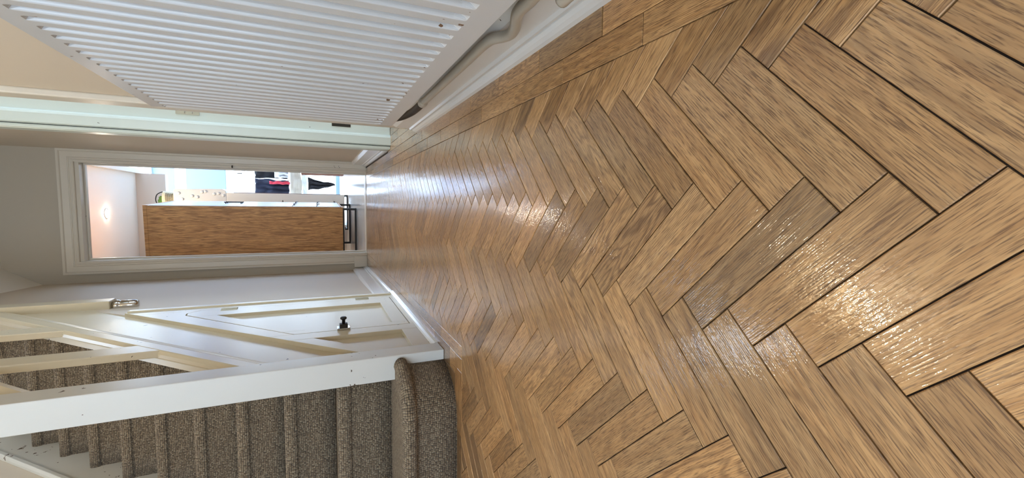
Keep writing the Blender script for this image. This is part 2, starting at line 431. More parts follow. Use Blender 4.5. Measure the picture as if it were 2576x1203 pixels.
for b in blocks:
    cx, cy, ang, polys, full, border = b
    r = random.Random(int(cx*9973)+int(cy*100003)); dz = r.uniform(-0.00035, 0.0002); tx, ty = r.uniform(-0.0016, 0.0016), r.uniform(-0.0030, 0.0030)
    tint = tint_of(cx, cy, border)
    if id(b) in single:
        if full and shared is not None: me = shared
        else:
            V, F = geo_of(b); me = bpy.data.meshes.new('parquet_block'); me.from_pydata(V, [], F); me.update()
            bm = bmesh.new(); bm.from_mesh(me); bmesh.ops.recalc_face_normals(bm, faces=bm.faces[:])
            if sum(f.normal.z*f.calc_area() for f in bm.faces) < 0: bmesh.ops.reverse_faces(bm, faces=bm.faces[:])
            bm.to_mesh(me); bm.free()
            add_attrs(me, V); me.materials.append(M['oak'])
            if full: shared = me
        o = bpy.data.objects.new('border_block' if border else 'parquet_block', me); COL.objects.link(o); o.parent = floor
        o.location = (cx, cy, dz); o.rotation_euler = (tx, ty, ang); o.color = (*tint, 1)
    else:
        V, F = geo_of(b); k = len(SV)
        for x, y, z in V:
            wx, wy = rot((x, y), ang); SV.append((cx+wx, cy+wy, z+dz+y*tx-x*ty))
        SLC += V; rr = r.random(); SR += [rr]*len(V); ST += [tint]*len(V); SF += [tuple(i+k for i in q) for q in F]
me = bpy.data.meshes.new('parquet_field'); me.from_pydata(SV, [], SF); me.update()
bm = bmesh.new(); bm.from_mesh(me); bmesh.ops.recalc_face_normals(bm, faces=bm.faces[:]); bm.to_mesh(me); bm.free()
add_attrs(me, SLC, SR, ST); me.materials.append(M['oak'])
o = bpy.data.objects.new('parquet_field', me); COL.objects.link(o); o.parent = floor; o.color = (0, 0, 0, 1); o['kind'] = 'stuff'

# ================================================================ STRUCTURE: walls, ceilings
S = 'structure'
WX = 0.375                                   # hall wall on the right
multi('wall_right', [(WX, 0.50, -1.25, 2.16, -0.05, 2.5), (WX, 0.50, 2.16, 2.86, 2.06, 2.5), (WX, 0.50, 2.86, Y_DOOR, -0.05, 2.5)], 'wall', kind=S)
OX0, OX1, OZ = -0.464, 0.276, 2.04           # kitchen doorway opening
multi('wall_end', [(-1.36, OX0-0.03, Y_DOOR, 4.45, -0.05, 2.62), (OX1+0.03, 2.4, Y_DOOR, 4.45, -0.05, 2.62), (OX0-0.03, OX1+0.03, Y_DOOR, 4.45, OZ+0.03, 2.62)], 'endwall', kind=S)
sl = lambda y: -0.038*(y-2.76)               # the left wall runs very slightly outwards
prism_yz('wall_left', [(2.737, -0.05), (Y_DOOR, -0.05), (Y_DOOR, 2.5), (3.05, 2.5), (3.05, 1.62), (2.99, 1.56), (2.737, 1.305)], -0.675, -0.572, 'wall', slant=sl, kind=S)
# sloping soffit between left wall and ceiling
v = [(-0.70, 3.10, 2.22), (-0.66, Y_DOOR, 2.24), (-0.40, Y_DOOR, 2.66), (-0.40, 3.10, 2.66), (-0.72, 3.10, 2.66), (-0.72, Y_DOOR, 2.66)]
mesh_obj('trim_1', v, [(0, 1, 2, 3), (0, 3, 4), (1, 5, 2), (0, 4, 5, 1), (4, 3, 2, 5)], 'ceil', kind=S)
multi('ceiling', [(-0.57, 0.5, -1.25, Y_DOOR, 2.5, 2.6), (-1.36, -0.57, -1.25, 1.45, 2.5, 2.6)], 'ceil', kind=S)
multi('wall_stairs', [(-1.46, -1.345, -1.25, 2.6, -0.05, 5.0), (-1.46, -1.345, 3.7, 4.45, -0.05, 5.0), (-1.46, -1.345, 2.6, 3.7, -0.05, 3.0), (-1.46, -1.345, 2.6, 3.7, 4.1, 5.0)], 'wall', kind=S)
multi('wall_landing', [(-0.57, -0.47, 1.45, 4.45, 2.62, 5.0), (-1.36, -0.57, 1.35, 1.45, 2.6, 5.0), (-1.36, -0.57, 4.33, 4.45, 2.62, 5.0)], 'wall', kind=S)
box('ceiling_landing', -1.46, -0.47, 1.35, 4.45, 5.0, 5.1, 'ceil', kind=S)
multi('wall_front', [(-1.46, -1.28, -1.35, -1.25, -0.05, 2.6), (-0.68, -0.58, -1.35, -1.25, -0.05, 2.6), (0.38, 0.56, -1.35, -1.25, -0.05, 2.6), (-0.58, 0.38, -1.35, -1.25, 2.46, 2.6), (-1.28, -0.68, -1.35, -1.25, -0.05, 0.55), (-1.28, -0.68, -1.35, -1.25, 2.30, 2.6)], 'wall', kind=S)
fd = thing('door_3', (-0.10, -1.30, 0), kind=S)
multi('door_leaf', [(-0.58, 0.38, -1.33, -1.27, 0.0, 1.26), (-0.58, -0.46, -1.33, -1.27, 1.26, 2.1), (0.26, 0.38, -1.33, -1.27, 1.26, 2.1), (-0.46, 0.26, -1.33, -1.27, 1.98, 2.1)], 'upvc', fd)
box('pane', -0.46, 0.26, -1.305, -1.297, 1.26, 1.98, 'glass', fd)
box('added_fanlight', -0.58, 0.38, -1.305, -1.297, 2.1, 2.46, 'glass', fd)  # unseen glazing over the door, added to let more daylight into the hall
w = thing('enlarged_window_1', (-0.98, -1.30, 0.55), kind=S)  # unseen window behind the camera, enlarged to brighten the hall
multi('window_frame', [(-1.28, -1.23, -1.33, -1.27, 0.55, 2.30), (-0.73, -0.68, -1.33, -1.27, 0.55, 2.30), (-1.23, -0.73, -1.33, -1.27, 0.55, 0.60), (-1.23, -0.73, -1.33, -1.27, 2.25, 2.30)], 'upvc', w)
box('pane', -1.23, -0.73, -1.305, -1.297, 0.60, 2.25, 'glass', w)
w = thing('window_2', (-1.40, 3.15, 3.05), kind=S)
multi('window_frame', [(-1.43, -1.37, 2.6, 2.65, 3.0, 4.1), (-1.43, -1.37, 3.65, 3.7, 3.0, 4.1), (-1.43, -1.37, 2.65, 3.65, 3.0, 3.05), (-1.43, -1.37, 2.65, 3.65, 4.05, 4.1)], 'upvc', w)
box('pane', -1.405, -1.397, 2.65, 3.65, 3.05, 4.05, 'glass', w)
# side room seen only through its doorway
box('floor_side_room', 0.50, 3.6, 0.3, 4.33, -0.06, -0.002, 'kfloor', kind=S)
box('ceiling_side_room', 0.50, 3.6, 0.3, 4.33, 2.5, 2.6, 'ceil', kind=S)
multi('wall_side_room', [(0.50, 3.7, 0.2, 0.3, -0.05, 2.6), (3.6, 3.7, 0.3, 0.9, -0.05, 2.6), (3.6, 3.7, 3.3, 4.33, -0.05, 2.6), (3.6, 3.7, 0.9, 3.3, -0.05, 0.65), (3.6, 3.7, 0.9, 3.3, 2.15, 2.6), (2.4, 3.7, 4.33, 4.43, -0.05, 2.6)], 'wall', kind=S)
w = thing('window_3', (3.65, 2.1, 0.65), kind=S)
multi('window_frame', [(3.62, 3.68, y, y+0.05, 0.65, 2.15) for y in (0.9, 2.075, 3.25)] + [(3.62, 3.68, 0.95, 3.25, 0.65, 0.70), (3.62, 3.68, 0.95, 3.25, 2.10, 2.15)], 'upvc', w)
for y0, y1 in ((0.95, 2.075), (2.125, 3.25)): box('pane', 3.645, 3.653, y0, y1, 0.70, 2.10, 'glass', w)

# skirtings
def skirting(name, x, y0, y1, side, mat='trim', h=0.115, bead=True, sl=0.0):
    """board + moulded foot bead; side=+1 stands on the right wall and faces left"""
    b = thing(name, (x, y0, 0), kind=S); s = side
    t = 0.018
    pr = [(0, 0, 0), (s*0.06, 0, 0), (s*0.06, 0, h), (s*0.012, 0, h), (0, 0, h-0.02)]
    sweep_prof('board', [(q[0]+s*t, 0, q[2]) for q in pr], (x, y0, 0), (x+sl, y1, 0), mat, b)
    if bead:
        pr = [(s*t, 0, 0)] + [(s*t-s*t*math.cos(a), 0, 0.026*math.sin(a)) for a in (0, 0.4, 0.8, 1.2, 1.57)]
        sweep_prof('foot_bead', pr, (x, y0, 0), (x+sl, y1, 0), 'trim', b)
        sweep_prof('bead_ridge', [(s*t, 0, 0.026), (s*t-s*0.007, 0, 0.028), (s*t-s*0.007, 0, 0.034), (s*t, 0, 0.038)], (x, y0, 0), (x+sl, y1, 0), 'trim', b)
    return b
skirting('baseboard_right', X_R, -1.2, 2.035, +1)
skirting('baseboard_right_far', X_R+0.012, 2.955, Y_DOOR-0.022, +1, h=0.125)
skirting('baseboard_left', X_L+0.002, 2.815, Y_DOOR-0.03, -1, h=0.125, sl=-0.035)

# kitchen doorway casing
d = thing('door_1', (OX0, Y_DOOR, 0), kind=S)
prof_c = [(0.004, 0.0), (0.004, 0.020), (0.010, 0.024), (0.018, 0.024), (0.022, 0.018), (0.028, 0.018), (0.031, 0.022), (0.036, 0.022), (0.040, 0.017), (0.078, 0.019), (0.084, 0.028), (0.098, 0.028), (0.0985, 0.0)]
def casing(name, a, b, na, nb):
    # one mitred length of architrave from corner a to corner b; na/nb: outward directions (x, z) at the ends
    m = len(prof_c); V = []
    for p, q in ((a, na), (b, nb)): V += [(p[0]+q[0]*w_, Y_DOOR+0.001-d_, p[1]+q[1]*w_) for w_, d_ in prof_c]
    return mesh_obj(name, V, [tuple(range(m)), tuple(range(2*m-1, m-1, -1))]+[(i, (i+1) % m, m+(i+1) % m, m+i) for i in range(m)], 'frame', d)
ZT = OZ+0.02
casing('architrave', (OX0, 0.0), (OX0, ZT), (-1, 0), (-1, 1)); casing('architrave', (OX0, ZT), (OX1, ZT), (-1, 1), (1, 1)); casing('architrave', (OX1, ZT), (OX1, 0.0), (1, 1), (1, 0))
box('plinth', -0.597, OX0-0.03, Y_DOOR-0.034, Y_DOOR, 0.0, 0.115, 'frame', d, 0.003)
for x0, x1 in ((OX0-0.03, OX0), (OX1, OX1+0.03)): box('jamb', x0, x1, Y_DOOR-0.002, 4.452, 0.0, OZ, 'frame', d, 0.002)
box('head', OX0-0.03, OX1+0.03, Y_DOOR-0.002, 4.452, OZ, OZ+0.03, 'frame', d, 0.002)
for x0, x1 in ((OX0, OX0+0.012), (OX1-0.012, OX1)): box('door_stop', x0, x1, 4.395, 4.425, 0.0, OZ, 'frame', d, 0.001)
box('door_stop', OX0+0.012, OX1-0.012, 4.395, 4.425, OZ-0.012, OZ, 'frame', d, 0.001)
lathe('strike_hole', [(0.011, -0.003), (0.011, 0.003)], (OX1+0.012, Y_DOOR-0.026, 1.06), 'iron', d, 12)
for k in range(6): box('latch_mark', OX1+0.03+0.011*(k % 3), OX1+0.034+0.011*(k % 3), Y_DOOR-0.0195, Y_DOOR-0.0175, 0.22+0.02*(k//3)+0.006*k, 0.226+0.02*(k//3)+0.006*k, 'iron', d)
box('threshold_strip', OX0, OX1, Y_DOOR-0.004, 4.455, -0.004, 0.003, 'pipe', d, 0.001)

# doorway casing on the right: lining, stop, hinges (door taken off)
d = thing('door_2', (WX, 2.86, 0), kind=S)
box('architrave', 0.334, WX+0.001, 2.862, 2.945, 0.0, 2.13, 'mint_cast', d, 0.004)
box('architrave', 0.352, WX+0.001, 2.045, 2.135, 0.0, 2.13, 'frame', d, 0.006)
box('architrave', 0.334, WX+0.001, 2.135, 2.862, 2.045, 2.13, 'mint_cast', d, 0.004)
box('jamb', 0.340, 0.52, 2.838, 2.866, 0.0, 2.06, 'mint_cast', d, 0.003)
box('jamb', 0.372, 0.52, 2.138, 2.164, 0.0, 2.06, 'frame', d, 0.003)
box('head', 0.372, 0.52, 2.164, 2.838, 2.035, 2.06, 'frame', d, 0.003)
sweep_prof('door_stop', [(0.358, 2.840, 0), (0.358, 2.826, 0), (0.361, 2.822, 0), (0.404, 2.818, 0), (0.414, 2.822, 0), (0.424, 2.840, 0)], (0, 0, 0), (0, 0, 2.03), 'mint_cast', d)
box('gap_shade_strip', 0.3535, 0.3560, 2.8365, 2.8375, 0.0, 2.03, 'iron', d)  # dark strip painting the shade of the gap beside the stop
box('edge_bead', 0.336, 0.352, 2.832, 2.842, 0.0, 2.03, 'mint_cast', d, 0.003)
for i, z in enumerate((1.036, 0.283)):
    h = box('hinge_leaf', 0.452, 0.490, 2.835, 2.8395, z-0.052, z+0.052, 'hinge' if i == 0 else 'iron', d, 0.001)
    if i == 0:
        for k in (-0.022, 0.012): lathe('screw_head', [(0.0001, 0), (0.006, 0.0), (0.006, 0.002)], (0.463, 2.834, z+k), 'chrome', h, 10)

# ================================================================ STAIRCASE
st = thing('staircase', (-0.60, 1.60, 0), label='carpeted staircase with cream panelled side, newel post and under-stairs cupboard', cat='staircase')
RISE, GO, NOSE2 = 0.185, 0.182, 1.64
SX0, SX1 = -1.335, -0.612
def arc_profile(riser_y, z0, z1, tread_to):
    """side profile of one carpeted step as (y, z): riser, rolled nosing, tread"""
    r = 0.020; ov = 0.030 if z0 == 0.0 else 0.012
    pr = [(0.0, z0), (0.0, z0+0.35*(z1-z0)), (0.0, z1-0.062), (-0.002, z1-0.050)]
    for k in range(9):
        a = -math.pi/2 + math.pi*k/8
        pr.append((-ov*(0.25+0.75*math.cos(a)) if a < 0 else -ov*math.cos(a), z1-r + r*math.sin(a)))
    pr += [(0.001, z1), (tread_to-riser_y, z1)]
    return pr
def sweep_step(name, path, prof):
    """path: plan points with outward normals; prof y<0 is outward"""
    n, m = len(path), len(prof); V, LC, F = [], [], []
    s = [0.0]
    for a, b in zip(path[:-1], path[1:]): s.append(s[-1]+math.dist(a[0], b[0]))
    t = [0.0]
    for a, b in zip(prof[:-1], prof[1:]): t.append(t[-1]+math.dist(a, b))
    for i, (p, nrm) in enumerate(path):
        for j, (dy, z) in enumerate(prof):
            if dy > 0: V.append((p[0], p[1]+dy, z))
            else: V.append((p[0]+nrm[0]*(-dy), p[1]+nrm[1]*(-dy), z))
            LC.append((s[i], t[j], 0))
    for i in range(n-1):
        for j in range(m-1): F.append((i*m+j, (i+1)*m+j, (i+1)*m+j+1, i*m+j+1))
    o = mesh_obj(name, V, F, 'carpet', st, True); add_attrs(o.data, LC)
    so = o.modifiers.new('pile', 'SOLIDIFY'); so.thickness = 0.008; so.offset = 0
    return o
# first step: bullnose curving back to the newel
pts = [(SX0, 1.412), (-1.1, 1.412), (-0.9, 1.412), (-0.76, 1.413), (-0.71, 1.417), (-0.680, 1.426), (-0.656, 1.440), (-0.636, 1.460), (-0.619, 1.486), (-0.605, 1.516), (-0.594, 1.550), (-0.588, 1.577)]
path = []
for i, p in enumerate(pts):
    a, b = pts[max(i-1, 0)], pts[min(i+1, len(pts)-1)]; dx, dy = b[0]-a[0], b[1]-a[1]; L = math.hypot(dx, dy)
    path.append((p, (dy/L, -dx/L)))
Z1 = 0.182
pr = arc_profile(1.412, 0.0, Z1, 1.412)[:-1]
o1 = sweep_step('carpeted_step', path, pr)
# its tread, up to the second riser
tv = [(p[0][0], p[0][1], Z1) for p in path] + [(-0.588, 1.60, Z1), (-0.62, 1.68, Z1), (SX0, 1.68, Z1)]
ot = mesh_obj('step_tread', tv, [tuple(range(len(tv)))], 'carpet', st); add_attrs(ot.data, [(v[0], v[1], 0) for v in tv])
NSTEP = 10
for i in range(2, NSTEP+1):
    yn = NOSE2+(i-2)*GO + 0.022; z1 = i*RISE; z0 = Z1 if i == 2 else (i-1)*RISE
    xs = [SX0+k*(SX1-SX0)/6 for k in range(7)]
    sweep_step('carpeted_step', [((x, yn), (0, -1)) for x in xs], arc_profile(yn, z0, z1, yn+GO+0.01))
# top winder turning to the left
yt = NOSE2+(NSTEP-1)*GO; z0 = NSTEP*RISE
for q, pth in enumerate(([(-0.632, yt-0.075), (-0.85, yt-0.03), (-1.1, yt+0.03), (SX0, yt+0.08)], [(-0.700, yt-0.02), (-0.80, yt+0.07), (-1.0, yt+0.26), (SX0, yt+0.58)], [(-0.720, yt+0.10), (-0.76, yt+0.25), (-0.84, yt+0.60), (-0.92, yt+0.95)])):
    path = []
    for i, p in enumerate(pth):
        a, b = pth[max(i-1, 0)], pth[min(i+1, len(pth)-1)]; dx, dy = b[0]-a[0], b[1]-a[1]; L = math.hypot(dx, dy); path.append((p, (-abs(dy)/L, -abs(dx)/L)))
    za = z0+q*RISE; sweep_step('carpeted_step', path, arc_profile(yt, za, za+RISE, yt+(0.20, 0.18, 0.05)[q]))
tv = [(SX0, yt-0.02, z0), (-0.69, yt-0.02, z0), (-0.74, yt+0.6, z0), (SX0, yt+0.6, z0)]
ot = mesh_obj('landing_tread', tv, [(0, 1, 2, 3)], 'carpet', st); add_attrs(ot.data, [(v[0], v[1], 0) for v in tv])
# wall string and its capping on the far side of the steps
K = 0.985
def slope_bar(name, prof, y0, y1, mat, k=K, bevel=0.0, parent=None):
    """prof of (x, c): a bar running up the stairs, z = k*y + c"""
    n = len(prof); V = [(x, y0, k*y0+c) for x, c in prof] + [(x, y1, k*y1+c) for x, c in prof]
    F = [tuple(range(n)), tuple(range(2*n-1, n-1, -1))] + [(i, (i+1) % n, n+(i+1) % n, n+i) for i in range(n)]
    return mesh_obj(name, V, F, mat, parent or st, False, bevel)
KS = RISE/GO
slope_bar('wall_string', [(-1.3445, -1.60), (-1.328, -1.60), (-1.328, -1.185), (-1.3445, -1.185)], 1.50, 3.55, 'white', KS, 0.002)
slope_bar('wall_string_cap', [(-1.3445, -1.185), (-1.318, -1.185), (-1.318, -1.160), (-1.330, -1.150), (-1.3445, -1.150)], 1.50, 3.55, 'white', KS, 0.002)
# newel
NX0, NX1, NY0, NY1 = -0.637, -0.547, 1.578, 1.668
box('newel_post', NX0, NX1, NY0, NY1, 0.0, 1.36, 'white', st, 0.003)
box('newel_cap', NX0-0.012, NX1+0.012, NY0-0.012, NY1+0.012, 1.36, 1.40, 'white', st, 0.006)
# outer string (proud, chamfered underside), capping rail, moulding
FX, RXC = -0.560, -0.578          # face of the framing, face of the sunk panels and string
slope_bar('outer_string', [(-0.614, -1.41), (RXC, -1.41), (RXC, -0.99), (-0.614, -0.99)], NY1-0.005, 2.985, 'cream')
slope_bar('string_moulding', [(-0.600, -1.128), (RXC+0.002, -1.128), (RXC+0.005, -1.118), (-0.566, -1.098), (-0.559, -1.070), (-0.556, -1.048), (-0.600, -1.048)], NY1-0.005, 2.985, 'cream', bevel=0.001)
slope_bar('string_capping', [(-0.600, -1.048), (-0.556, -1.046), (-0.555, -0.988), (-0.558, -0.983), (-0.569, -0.976), (-0.583, -0.978), (-0.600, -1.0)], NY1-0.005, 2.985, 'cream')
slope_bar('handrail', [(-0.622, -0.50), (-0.558, -0.50), (-0.552, -0.47), (-0.560, -0.43), (-0.590, -0.415), (-0.620, -0.43), (-0.628, -0.47)], NY1-0.01, 2.985, 'cream', 1.0, 0.003)
for y0 in (1.985, 2.440):
    y1 = y0+0.100; x0, x1 = -0.584, -0.556
    V = [(x, y, K*y-0.990) for x in (x0, x1) for y in (y0, y1)] + [(x, y, y-0.49) for x in (x0, x1) for y in (y0, y1)]
    mesh_obj('baluster', V, [(0, 1, 3, 2), (4, 6, 7, 5), (0, 4, 5, 1), (2, 3, 7, 6), (0, 2, 6, 4), (1, 5, 7, 3)], 'cream', st, False, 0.004)
# upper newel with its drop end
box('upper_newel', -0.625, -0.537, 2.965, 3.055, 1.445, 2.9, 'cream', st, 0.004)
lathe('newel_drop', [(0.010, -0.108), (0.022, -0.105), (0.027, -0.095), (0.028, -0.036), (0.025, -0.030), (0.030, -0.024), (0.031, -0.012), (0.026, 0.0), (0.020, 0.006)], (-0.570, 3.005, 1.440), 'chrome', st, 20)
# spandrel panelling below the string
def mp(pts): return [(y*0.991, 0.43+(z-0.43)*0.991) for y, z in pts]
def zs(y, c=-1.385): return K*y+c
def frame_piece(name, pts): return prism_yz(name, pts, -0.602, FX, 'cream', st, 0.0015)
YA, YB, YC, YD, YE = NY1-0.004, 1.690, 1.954, 2.038, 2.668
YF = 2.735
prism_yz('spandrel_back', [(YA, 0), (YF, 0), (YF, zs(YF)), (YA, zs(YA))], -0.614, RXC, 'cream', st)
frame_piece('stile', [(YA, 0.0), (YB, 0.0), (YB, zs(YB)), (YA, zs(YA))])
frame_piece('stile', [(YC, 0.0), (YD, 0.0), (YD, zs(YD)), (YC, zs(YC))])
frame_piece('stile', [(YE, 0.0), (YF, 0.0), (YF, zs(YF)), (YE, zs(YE))])
frame_piece('bottom_rail', [(YB, 0.0), (YC, 0.0), (YC, 0.092), (YB, 0.092)])
frame_piece('bottom_rail', [(YD, 0.0), (YE, 0.0), (YE, 0.038), (YD, 0.038)])
frame_piece('sloping_rail', [(YB, zs(YB, -1.475)), (YC, zs(YC, -1.475)), (YC, zs(YC)), (YB, zs(YB))])
frame_piece('sloping_rail', [(YD, 0.528), (2.577, 1.026), (2.617, 1.030), (YE, 0.981), (YE, zs(YE)), (YD, zs(YD))])
box('cover_strip', -0.578, -0.552, YF-0.002, YF+0.032, 0.0, zs(YF)-0.01, 'cream', st, 0.004)
sweep_prof('foot_bead', [(0, 0, 0)]+[(0.016*math.cos(a), 0, 0.022*math.sin(a)) for a in (0, 0.5, 1.0, 1.57)], (FX-0.001, 1.672, 0), (FX-0.001, 2.79, 0), 'trim', st)
# cupboard door
dr = prism_yz('cupboard_door', [(YD+0.002, 0.042), (YE-0.002, 0.042), (YE-0.002, 0.978), (2.617, 1.024), (2.578, 1.021), (YD+0.002, 0.526)], -0.5775, -0.5755, 'cream', st)
PARENT_INV[dr.name] = PARENT_INV[st.name] @ Matrix()
def sub(o):   # sub-parts are authored in world coordinates: the door itself sits in the staircase's frame
    o.parent = dr; o.matrix_parent_inverse = Matrix(); return o
for nm, poly in (('door_stile', [(YD+0.002, 0.042), (2.091, 0.042), (2.091, 0.575), (YD+0.002, 0.526)]), ('door_stile', [(2.530, 0.042), (YE-0.002, 0.042), (YE-0.002, 0.978), (2.617, 1.024), (2.578, 1.021), (2.530, 0.977)]),
                 ('door_rail', [(2.091, 0.042), (2.530, 0.042), (2.530, 0.111), (2.091, 0.111)]), ('door_rail', [(2.091, 0.484), (2.530, 0.888), (2.530, 0.977), (2.091, 0.575)])):
    sub(prism_yz(nm, poly, -0.577, FX+0.0005, 'cream', None, 0.001))
for y, z in ((2.650, 0.853), (2.668, 0.196)):
    sub(multi('hinge', [(FX-0.002, FX+0.004, y-0.020, y+0.020, z-0.036, z+0.036), (FX, FX+0.008, y-0.004, y+0.004, z-0.036, z+0.036)], 'hinge', None, 0.001))
sub(multi('latch_plate', [(FX, FX+0.010, 2.026, 2.070, 0.302, 0.356)], 'chrome', None, 0.002))
sub(multi('latch_body', [(FX+0.008, FX+0.026, 2.032, 2.064, 0.312, 0.346)], 'iron', None, 0.003))
sub(lathe('latch_knob', [(0.007, 0.0), (0.007, 0.016), (0.013, 0.020), (0.014, 0.026), (0.010, 0.030)], (FX+0.026, 2.048, 0.329), 'black', None, 16, 'X'))

# ================================================================ RADIATOR AND PIPES
RX, RY0, RY1, RZ0, RZ1 = 0.250, -0.02, 1.475, 0.197, 0.828
rd = thing('radiator', (0.30, 0.73, RZ0), label='long white corrugated panel radiator with rust spots on the hall wall', cat='radiator')
rp = 0.0378; prof = []
nr = int((RY1-RY0-0.03)/rp); ys = RY1-0.012-nr*rp
for k in range(nr):
    a = ys+k*rp
    prof += [(a+q, dd_) for q, dd_ in ((0.0, 0.10), (0.0008, 0.03), (0.002, 0.0), (0.0190, 0.0), (0.0204, 0.03), (0.0214, 0.12), (0.0236, 0.86), (0.0248, 0.96), (0.0264, 1.0), (0.0310, 1.0), (0.0328, 0.95), (0.0342, 0.82), (0.0368, 0.25))]
prof = [(RY0, 0.0)] + prof + [(RY1, 0.0)]
rows = [(RZ0, 0.0, 0.004), (RZ0+0.004, 0.0, 0.0), (RZ0+0.036, 0.0, 0.0), (RZ0+0.040, 0.0, 0.0), (RZ0+0.058, 1.0, 0.0), (0.40, 1.0, 0.0), (0.60, 1.0, 0.0), (RZ1-0.042, 1.0, 0.0), (RZ1-0.033, 0.0, 0.0), (RZ1-0.004, 0.0, 0.0), (RZ1, 0.0, 0.004)]
V, F = [], []; m = len(prof)
for z, kk, bk in rows:
    for y, dpt in prof: V.append((RX+0.0155*dpt*kk+bk, y, z))
for i in range(len(rows)-1):
    for j in range(m-1): F.append((i*m+j, i*m+j+1, (i+1)*m+j+1, (i+1)*m+j))
n = NT('radiator_enamel_worn'); tc = n.new('ShaderNodeTexCoord').outputs['Object']
zz_ = n.new('ShaderNodeSeparateXYZ'); n.set(zz_.inputs[0], tc)
rust = n.math('GREATER_THAN', n.noise(n.vmath('MULTIPLY', tc, (1, 1, 0.55)), 55, 3, 0.6), n.math('SUBTRACT', 0.735, n.math('MULTIPLY', n.math('LESS_THAN', n.math('ABSOLUTE', n.math('SUBTRACT', zz_.outputs[2], 0.252)), 0.016), 0.10)))
dirt = n.math('MULTIPLY', n.noise(tc, 6, 4, 0.6), 0.35)
n.inp('Base Color', n.mix(rust, n.mix(dirt, srgb(214, 216, 218), srgb(198, 193, 184)), srgb(120, 90, 66))); n.inp('Roughness', 0.22)
n.inp('Normal', n.bump(n.noise(tc, 30, 2, 0.5), 0.03, 0.001)); M['radw'] = n.m
mesh_obj('front_panel', V, F, 'radw', rd, False)
box('panel_back', RX+0.0175, RX+0.026, RY0+0.004, RY1-0.004, RZ0+0.002, RZ1-0.002, 'rad', rd, 0.002)
box('rear_panel', RX+0.074, RX+0.084, RY0+0.004, RY1-0.004, RZ0+0.01, RZ1-0.004, 'rad', rd, 0.002)
V, F = [], []
for k in range(60):
    a = RY0+0.03+k*(RY1-RY0-0.06)/60; v, f = box_vf(RX+0.026, RX+0.074, a, a+0.0015, RZ0+0.05, RZ1-0.03); b0 = len(V); V += v; F += [tuple(i+b0 for i in q) for q in f]
mesh_obj('convector_fins', V, F, 'rad', rd, kind='stuff')
for y0, y1 in ((RY0-0.003, RY0+0.001), (RY1-0.003, RY1+0.001)): box('side_cover', RX+0.004, RX+0.086, y0, y1, RZ0+0.02, RZ1+0.002, 'rad', rd, 0.001)
multi('top_grille', [(RX+0.012, RX+0.080, RY0+0.01+k*0.02, RY0+0.016+k*0.02, RZ1-0.012, RZ1-0.004) for k in range(74)], 'rad', rd)
for y in (0.25, 1.20): box('wall_bracket', RX+0.084, WX-0.001, y, y+0.04, RZ0+0.06, RZ1-0.06, 'rad', rd, 0.001)
pp = smooth_path([(0.287, 0.43, RZ0+0.012), (0.300, 0.50, 0.150), (0.306, 0.60, 0.132), (0.312, 0.67, 0.124), (0.318, 0.74, 0.098), (0.322, 0.782, 0.088), (0.325, 0.81, 0.092), (0.326, 0.835, 0.106), (0.326, 0.88, 0.110), (0.326, 1.0, 0.109), (0.326, 1.3, 0.108), (0.326, 1.445, 0.108)], 6)
hp = thing('heating_pipe', (0.326, 1.0, 0.10), label='bent off-white painted heating pipe running under the radiator', cat='pipe')
tube('pipe_run', pp, 0.0105, 'pipe', hp, 14)
tube('coupling', [(0.326, 1.425, 0.108), (0.326, 1.432, 0.108), (0.326, 1.452, 0.108), (0.326, 1.460, 0.108)], [0.011, 0.0145, 0.0145, 0.012], 'pipe', hp, 14)
tube('bare_tail', smooth_path([(0.326, 1.455, 0.108), (0.325, 1.54, 0.109), (0.322, 1.60, 0.116), (0.318, 1.66, 0.134), (0.316, 1.70, 0.158)], 5), 0.0125, 'darkpipe', hp, 14)
hp2 = thing('heating_pipe', (0.30, 0.42, 0.0), label='short bent pipe dropping into the floor beside the skirting', cat='pipe')
tube('pipe_run', smooth_path([(0.296, 0.44, 0.0), (0.296, 0.44, 0.06), (0.296, 0.47, 0.092), (0.296, 0.54, 0.100), (0.297, 0.575, 0.098)], 5), 0.011, 'pipe', hp2, 14)

# ================================================================ KITCHEN BEYOND THE DOOR
KZ = 2.62
box('floor_kitchen', -1.6, 2.4, 4.45, 9.40, -0.06, 0.0, 'kfloor', kind=S)
multi('ceiling_kitchen', [(-1.6, 0.385, 4.45, 7.55, KZ, KZ+0.1), (0.385, 2.4, 4.45, 7.65, 2.95, 3.05), (-1.6, 0.385, 7.55, 7.65, 2.95, 3.05), (-1.6, 2.4, 9.25, 9.4, 2.95, 3.05)], 'ceil', kind=S)
multi('trim_2', [(0.36, 0.42, 4.45, 7.55, KZ-0.05, 2.96)], 'ceil', kind=S)
multi('wall_kitchen_left', [(-1.7, -1.6, 4.45, 9.4, -0.05, 3.05), (-1.6, -0.66, 4.45, 4.46, -0.05, 2.7)], 'kwall', kind=S)
box('wall_kitchen_back', -1.6, 0.36, 7.42, 7.55, 2.30, KZ+0.36, 'kwall', kind=S)
box('wall_kitchen_side', -1.6, -0.35, 7.42, 7.55, -0.05, 2.30, 'kwall', kind=S)
multi('wall_kitchen_right', [(2.4, 2.5, 4.45, 7.55, -0.05, 3.05), (2.4, 2.5, 9.05, 9.4, -0.05, 3.05), (2.4, 2.5, 7.55, 9.05, -0.05, 0.35), (2.4, 2.5, 7.55, 9.05, 2.25, 3.05)], 'bluewall', kind=S)
multi('wall_conservatory', [(-1.7, -0.40, 9.30, 9.40, -0.05, 3.05), (1.50, 2.5, 9.30, 9.40, -0.05, 3.05), (-0.40, 1.50, 9.30, 9.40, 1.90, 2.48), (-0.40, 1.50, 9.30, 9.40, 2.66, 3.05), (-0.40, 1.50, 9.30, 9.40, -0.05, 0.06)], 'bluewall', kind=S)
w = thing('window_4', (0.55, 9.35, 0.06), kind=S)
